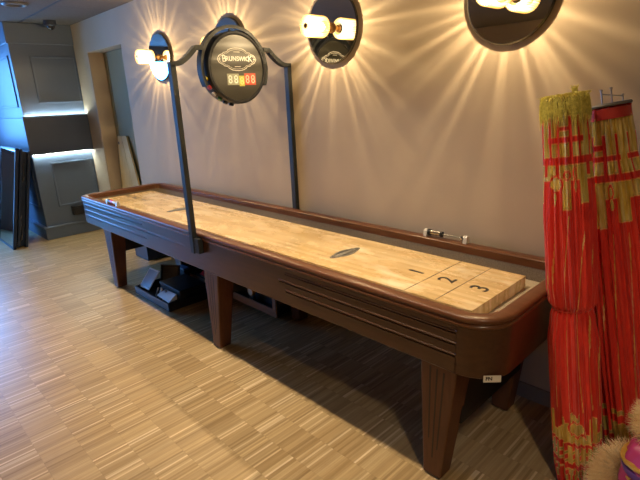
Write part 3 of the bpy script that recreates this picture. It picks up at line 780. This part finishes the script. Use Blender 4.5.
def motif(u, v):
    """foil motif: u in 0..1 round one repeat, v in 0..1 from its foot to its head; 1 = gold foil, 0 = red cloth"""
    if v < .30:                                   # hanging gold tabs and coins over red
        if (u - .25) ** 2 * 3.2 + ((v - .16) * 1.1) ** 2 < .011: return 1
        if .42 < u < .60 and v > .05: return 1
        if .78 < u < .97 and v > .10: return 1
        if (u - .69) ** 2 * 3.2 + ((v - .25) * 1.1) ** 2 < .003: return 1
        return 0
    if .44 < v < .50: return 0
    if .30 <= v < .44 and (u - .69) ** 2 * 3.2 + ((v - .36) * 1.1) ** 2 < .006: return 0 if (u - .69) ** 2 * 3.2 + ((v - .36) * 1.1) ** 2 > .0018 else 1
    if .62 < v < .665 and .08 < u < .92: return 0
    if .50 <= v < .84 and (.12 < u < .17 or .34 < u < .40 or .60 < u < .66 or .84 < u < .89): return 0
    if .72 < v < .76 and .34 < u < .66: return 0
    if .34 < v < .44 and (.30 < u < .36 or .02 < u < .05): return 0
    return 1
def stripe(th, n, ph, w): return 1 if ((th / (2 * PI) * n + ph) % 1) < w else 0
# banner in front: leans over the table's near end; yellow fringe on top, tied round the middle
P0, P1 = Vector((4.335, .420, 0)), Vector((4.118, .455, 1.545))
mt, ln = axis_frame(P0, P1)
t = thing('festival_banner', 'slim rolled red and gold festival banner with a yellow fringed top', 'banner', P0, None, mt.to_euler())
def paint1(th, z):
    u = (th / (2 * PI) * 3 + .12) % 1
    for t0, zc, rr in ((4.52, 1.255, .024), (5.06, .292, .026), (2.6, 1.25, .024), (1.9, .29, .026)):    # gold coins on red
        q = math.hypot((th - t0) * .086, z - zc)
        if q < rr: return 1
        if q < rr + .008: return 0
    q = math.hypot((th - 5.05) * .086, z - 1.285)
    if .009 < q < .017: return 0
    if z > 1.14: return motif(u, (z - 1.14) / (ln - 1.14))
    if .05 < z < .37:
        v = (z - .05) / .32
        if v > .70 + .12 * math.sin(th * 3): return motif(u, .02 + .26 * (1 - v) / .3) if ((th * 3) % 2.1) > .7 else (1 if (u - .5) ** 2 * 3 + (v - .72) ** 2 < .05 else 0)
        if .50 < v < .55 or .20 < v < .26: return 0
        if .10 < v < .50 and ((u * 7) % 1) < .30 and ((v * 9) % 1) < .55: return 0
        if v < .10: return 1 if ((u * 11) % 1) < .5 else 0
        return 1
    if z <= .05: return 0
    s = (th + .25 * math.sin(3 * z)) 
    return .8 * stripe(s, 11, .3 + .12 * math.sin(z * 5 + th * 2), .05)
cloth(t, [(.004, .078), (.10, .086), (.40, .090), (.62, .086), (.735, .074), (.765, .066), (.79, .080), (.86, .087), (1.10, .086), (1.38, .076), (ln, .070)], 24, .0072, paint1, 3)
b = B(); b.lathe([(.0660 + .0022 * math.cos(a), .766 + .0028 * math.sin(a)) for a in [k * PI / 4 for k in range(8)]], (0, 0, 0), (0, 0, 1), 40, closed=True); b.done('tie_cord', M['redband'], t, SM, local=True)
b = B(); rnd = random.Random(5)
for k in range(950):
    a = rnd.uniform(0, 2 * PI); top = ln + rnd.uniform(-.035, .012); r0 = rnd.uniform(.060, .074); ln2 = rnd.uniform(.03, .092); s = rnd.uniform(-.2, .2)
    pts = [(r0 * .93 * math.cos(a), r0 * .93 * math.sin(a), top)]
    for q in (.25, .6, 1): pts.append(((.078 + .010 * q * rnd.random()) * math.cos(a + s * q), (.078 + .010 * q * rnd.random()) * math.sin(a + s * q), top - ln2 * q))
    b.strand(pts, .0013)
for k in range(320):
    a = rnd.uniform(0, 2 * PI); r = .076 * math.sqrt(rnd.random()); p = Vector((r * math.cos(a), r * math.sin(a), ln - .004))
    b.strand([p, p + Vector((rnd.uniform(-.012, .012), rnd.uniform(-.012, .012), .010)), p + Vector((rnd.uniform(-.03, .03), rnd.uniform(-.03, .03), .016))], .002)
for k in range(60):
    p = Vector((.03 + rnd.uniform(-.006, .006), .02 + rnd.uniform(-.006, .006), ln)); b.strand([p, p + Vector((rnd.uniform(-.004, .004), 0, .02)), p + Vector((rnd.uniform(-.014, .014), rnd.uniform(-.01, .01), rnd.uniform(.03, .042)))], .002)
fo = b.done('fringe', M['fringe'], t, local=True); fo['kind'] = 'stuff'
# banner behind: fuller, with a grey disc and pins on its head
P0, P1 = Vector((4.500, .640, 0)), Vector((4.205, .650, 1.50))
mt, ln2_ = axis_frame(P0, P1)
t = thing('festival_banner', 'fuller rolled red and gold festival banner with a grey pinned disc on top', 'banner', P0, None, mt.to_euler())
LN = ln2_
def paint2(th, z):
    u = (th / (2 * PI) * 3 + .36) % 1
    if z > 1.06: return motif(u, min(.999, (z - 1.06) / (LN - .03 - 1.06))) if z < LN - .035 else 0
    if .10 < z < .34: return motif(u, .05 + .5 * (z - .10) / .24)
    return .8 * stripe(th + .1 * math.sin(4 * z), 15, .55 + .1 * math.sin(th * 3), .055)
cloth(t, [(.004, .105), (.2, .120), (.6, .124), (.95, .120), (1.20, .106), (1.38, .082), (LN, .072)], 30, .0074, paint2, 11)
b = B(); b.lathe([(.072, LN - .045), (.0805, LN - .045), (.0785, LN - .006), (.070, LN - .004)], (0, 0, 0), (0, 0, 1), 48); b.done('head_band', M['redband'], t, SM, local=True)
b = B(); b.lathe([(0, LN + .001), (.081, LN + .001), (.084, LN + .006), (.081, LN + .012), (0, LN + .012)], (0, 0, 0), (0, 0, 1), 48); b.done('top_disc', M['discgrey'], t, SM, local=True)
for px, py, h in ((-.008, -.02, .048), (.022, -.01, .050), (.05, .02, .020)):
    b = B(); b.cyl((px, py, LN + .012), (px, py, LN + .012 + h), .0028, 8); b.lathe([(0, 0), (.005, .001), (.005, .006), (0, .008)], (px, py, LN + .012 + h), (0, 0, 1), 10); b.done('pin', M['steel'], t, SM, local=True)
b = B(); b.cyl((-.008, -.02, LN + .050), (.05, .02, LN + .030), .0022, 8); b.done('cross_wire', M['steel'], t, SM, local=True)

# ================================================================== FURRY FESTIVAL COSTUME AT THE LOWER RIGHT CORNER
LC = Vector((4.56, .26, 0))
t = thing('festival_costume', 'cream furred festival costume with magenta satin at the lower right corner', 'costume', LC)
def blob(b, c, rx, ry, rz, seg=20, ringn=12):
    rows_ = []
    for j in range(ringn + 1):
        a = PI * j / ringn; rows_.append([b.bm.verts.new((c[0] + rx * math.sin(a) * math.cos(2 * PI * k / seg), c[1] + ry * math.sin(a) * math.sin(2 * PI * k / seg), c[2] - rz * math.cos(a))) for k in range(seg)])
    for p, q in zip(rows_, rows_[1:]):
        for k in range(seg): b.bm.faces.new((p[k], p[(k + 1) % seg], q[(k + 1) % seg], q[k]))
    bmesh.ops.remove_doubles(b.bm, verts=b.bm.verts, dist=1e-5)
def furball(c, r, n, length, droop, seed, name):
    rnd = random.Random(seed); b = B(); blob(b, c, r[0] * .9, r[1] * .9, r[2] * .9)
    for k in range(n):
        d = Vector((rnd.gauss(0, 1), rnd.gauss(0, 1), rnd.gauss(0, 1))).normalized()
        p = Vector((c[0] + d.x * r[0] * .86, c[1] + d.y * r[1] * .86, c[2] + d.z * r[2] * .86)); q = length * rnd.uniform(.6, 1.2)
        j = Vector((rnd.uniform(-.4, .4), rnd.uniform(-.4, .4), rnd.uniform(-.4, .4) - droop)); d2 = (d + j * .5).normalized(); d3 = (d + j).normalized()
        p1 = p + d * q * .35; p2 = p1 + d2 * q * .35; p3 = p2 + d3 * q * .3
        if p3.z < .004: continue
        b.strand([p, p1, p2, p3], .0015)
    return b.done(name, M['fur'], t, 4)
furball((4.512, .290, .165), (.062, .065, .150), 8500, .080, .45, 1, 'fur_ruff')
furball((4.618, .300, .478), (.072, .072, .072), 5500, .066, .25, 2, 'fur_mane')
b = B(); cs_ = Vector((4.612, .235, .255))
def satin(a, z):
    r = .108 * (1 - .55 * max(0, (z - .08) / .15) ** 2) + .005 * math.sin(a * 9) + .004 * math.sin(z * 60 + a * 3); return cs_ + Vector((r * math.cos(a), r * math.sin(a), z))
rows_ = [[b.bm.verts.new(satin(2 * PI * k / 96, -.253 + .44 * j / 20)) for k in range(96)] for j in range(21)]
for p, q in zip(rows_, rows_[1:]):
    for k in range(96): b.bm.faces.new((p[k], p[(k + 1) % 96], q[(k + 1) % 96], q[k]))
b.bm.faces.new(rows_[0]); b.bm.faces.new(rows_[-1]); b.done('satin_body', M['magenta'], t, 4)
for zz, mm, nm in ((.150, 'goldtrim', 'gold_braid'), (.122, 'violet', 'violet_band'), (.094, 'goldtrim', 'gold_braid')):
    b = B(); h = .010 if mm == 'goldtrim' else .024
    b.lathe([(.094, zz - h / 2), (.113, zz - h / 2), (.115, zz), (.113, zz + h / 2), (.094, zz + h / 2)], cs_ + Vector((.030, 0, 0)), (-.22, .0, 1), 64, closed=True); b.done(nm, M[mm], t, SM)

# ================================================================== LIGHT
def area(name, loc, size, watts, col, rot=(0, 0, 0), shape='DISK', size_y=None):
    li = bpy.data.lights.new(name, 'AREA'); li.energy = watts; li.color = col; li.shape = shape; li.size = size
    if size_y: li.size_y = size_y
    o = bpy.data.objects.new(name, li); COL.objects.link(o); o.location = loc; o.rotation_euler = rot; return o
for i, (x, y) in enumerate(((-.3, -.18), (.8, -.18), (1.8, -.18), (2.7, -.18), (3.6, -.18))):
    area('overhead_light', (x, y, HC - .03), .10, 7.8, (1, .80, .54)).data.spread = math.radians(100)
for i, (x, y) in enumerate(((-1.6, -4.1), (.3, -4.1), (2.2, -4.1), (4.1, -4.1))):
    area('overhead_light', (x, y, HC - .03), .16, 20, (1, .78, .50)).data.spread = math.radians(110)  # added fill: brightens the opposite wall that the mirror discs reflect
area('overhead_light', (5.2, -1.0, HC - .03), .16, 13, (1, .80, .54)).data.spread = math.radians(130)  # added fill from the camera side for banners, costume and apron
for loc, rot, sx, sy in (((X0 - .03, (LY0 + LY1) / 2, (LZ0 + LZ1) / 2), (0, -PI / 2, 0), LZ1 - LZ0, LY1 - LY0), ((X0 - .03, (WY0 + WY1) / 2, (WZ0 + WZ1) / 2), (0, -PI / 2, 0), WZ1 - WZ0, WY1 - WY0), (((VX0 + VX1) / 2, JY - .03, (VZ0 + VZ1) / 2), (PI / 2, 0, 0), VX1 - VX0, VZ1 - VZ0)):
    area('window_daylight', loc, sx, 1, (1, 1, 1), rot, 'RECTANGLE', sy).data.cycles.is_portal = True
w = bpy.data.worlds.new('daylight'); scene.world = w; w.use_nodes = True
bg = w.node_tree.nodes['Background']; bg.inputs[0].default_value = (.12, .40, 1, 1); bg.inputs[1].default_value = 19

# ================================================================== CAMERA
CAM = (4.79949, -1.44258, 1.588974); F = 481.71
yaw, pit, rol = 2.38095, -.28998, -.04663
f = Vector((math.cos(pit) * math.cos(yaw), math.cos(pit) * math.sin(yaw), math.sin(pit)))
rt = Vector((math.sin(yaw), -math.cos(yaw), 0)); up = rt.cross(f)
rt2 = math.cos(rol) * rt + math.sin(rol) * up; up2 = rt2.cross(f)
cd = bpy.data.cameras.new('camera'); cam = bpy.data.objects.new('camera', cd); COL.objects.link(cam)
m4 = Matrix((rt2, up2, -f)).transposed().to_4x4(); m4.translation = Vector(CAM); cam.matrix_world = m4
cd.sensor_width = 36; cd.sensor_fit = 'HORIZONTAL'; cd.lens = F / 640 * 36; cd.clip_start = .02
scene.camera = cam
vs_ = scene.view_settings
vs_.view_transform = 'Standard'; vs_.look = 'None'; vs_.exposure = 0.0; vs_.gamma = 1; vs_.use_curve_mapping = False
scene.cycles.use_denoising = True
scene.cycles.max_bounces = 8; scene.cycles.transparent_max_bounces = 12
scene.cycles.sample_clamp_indirect = 6
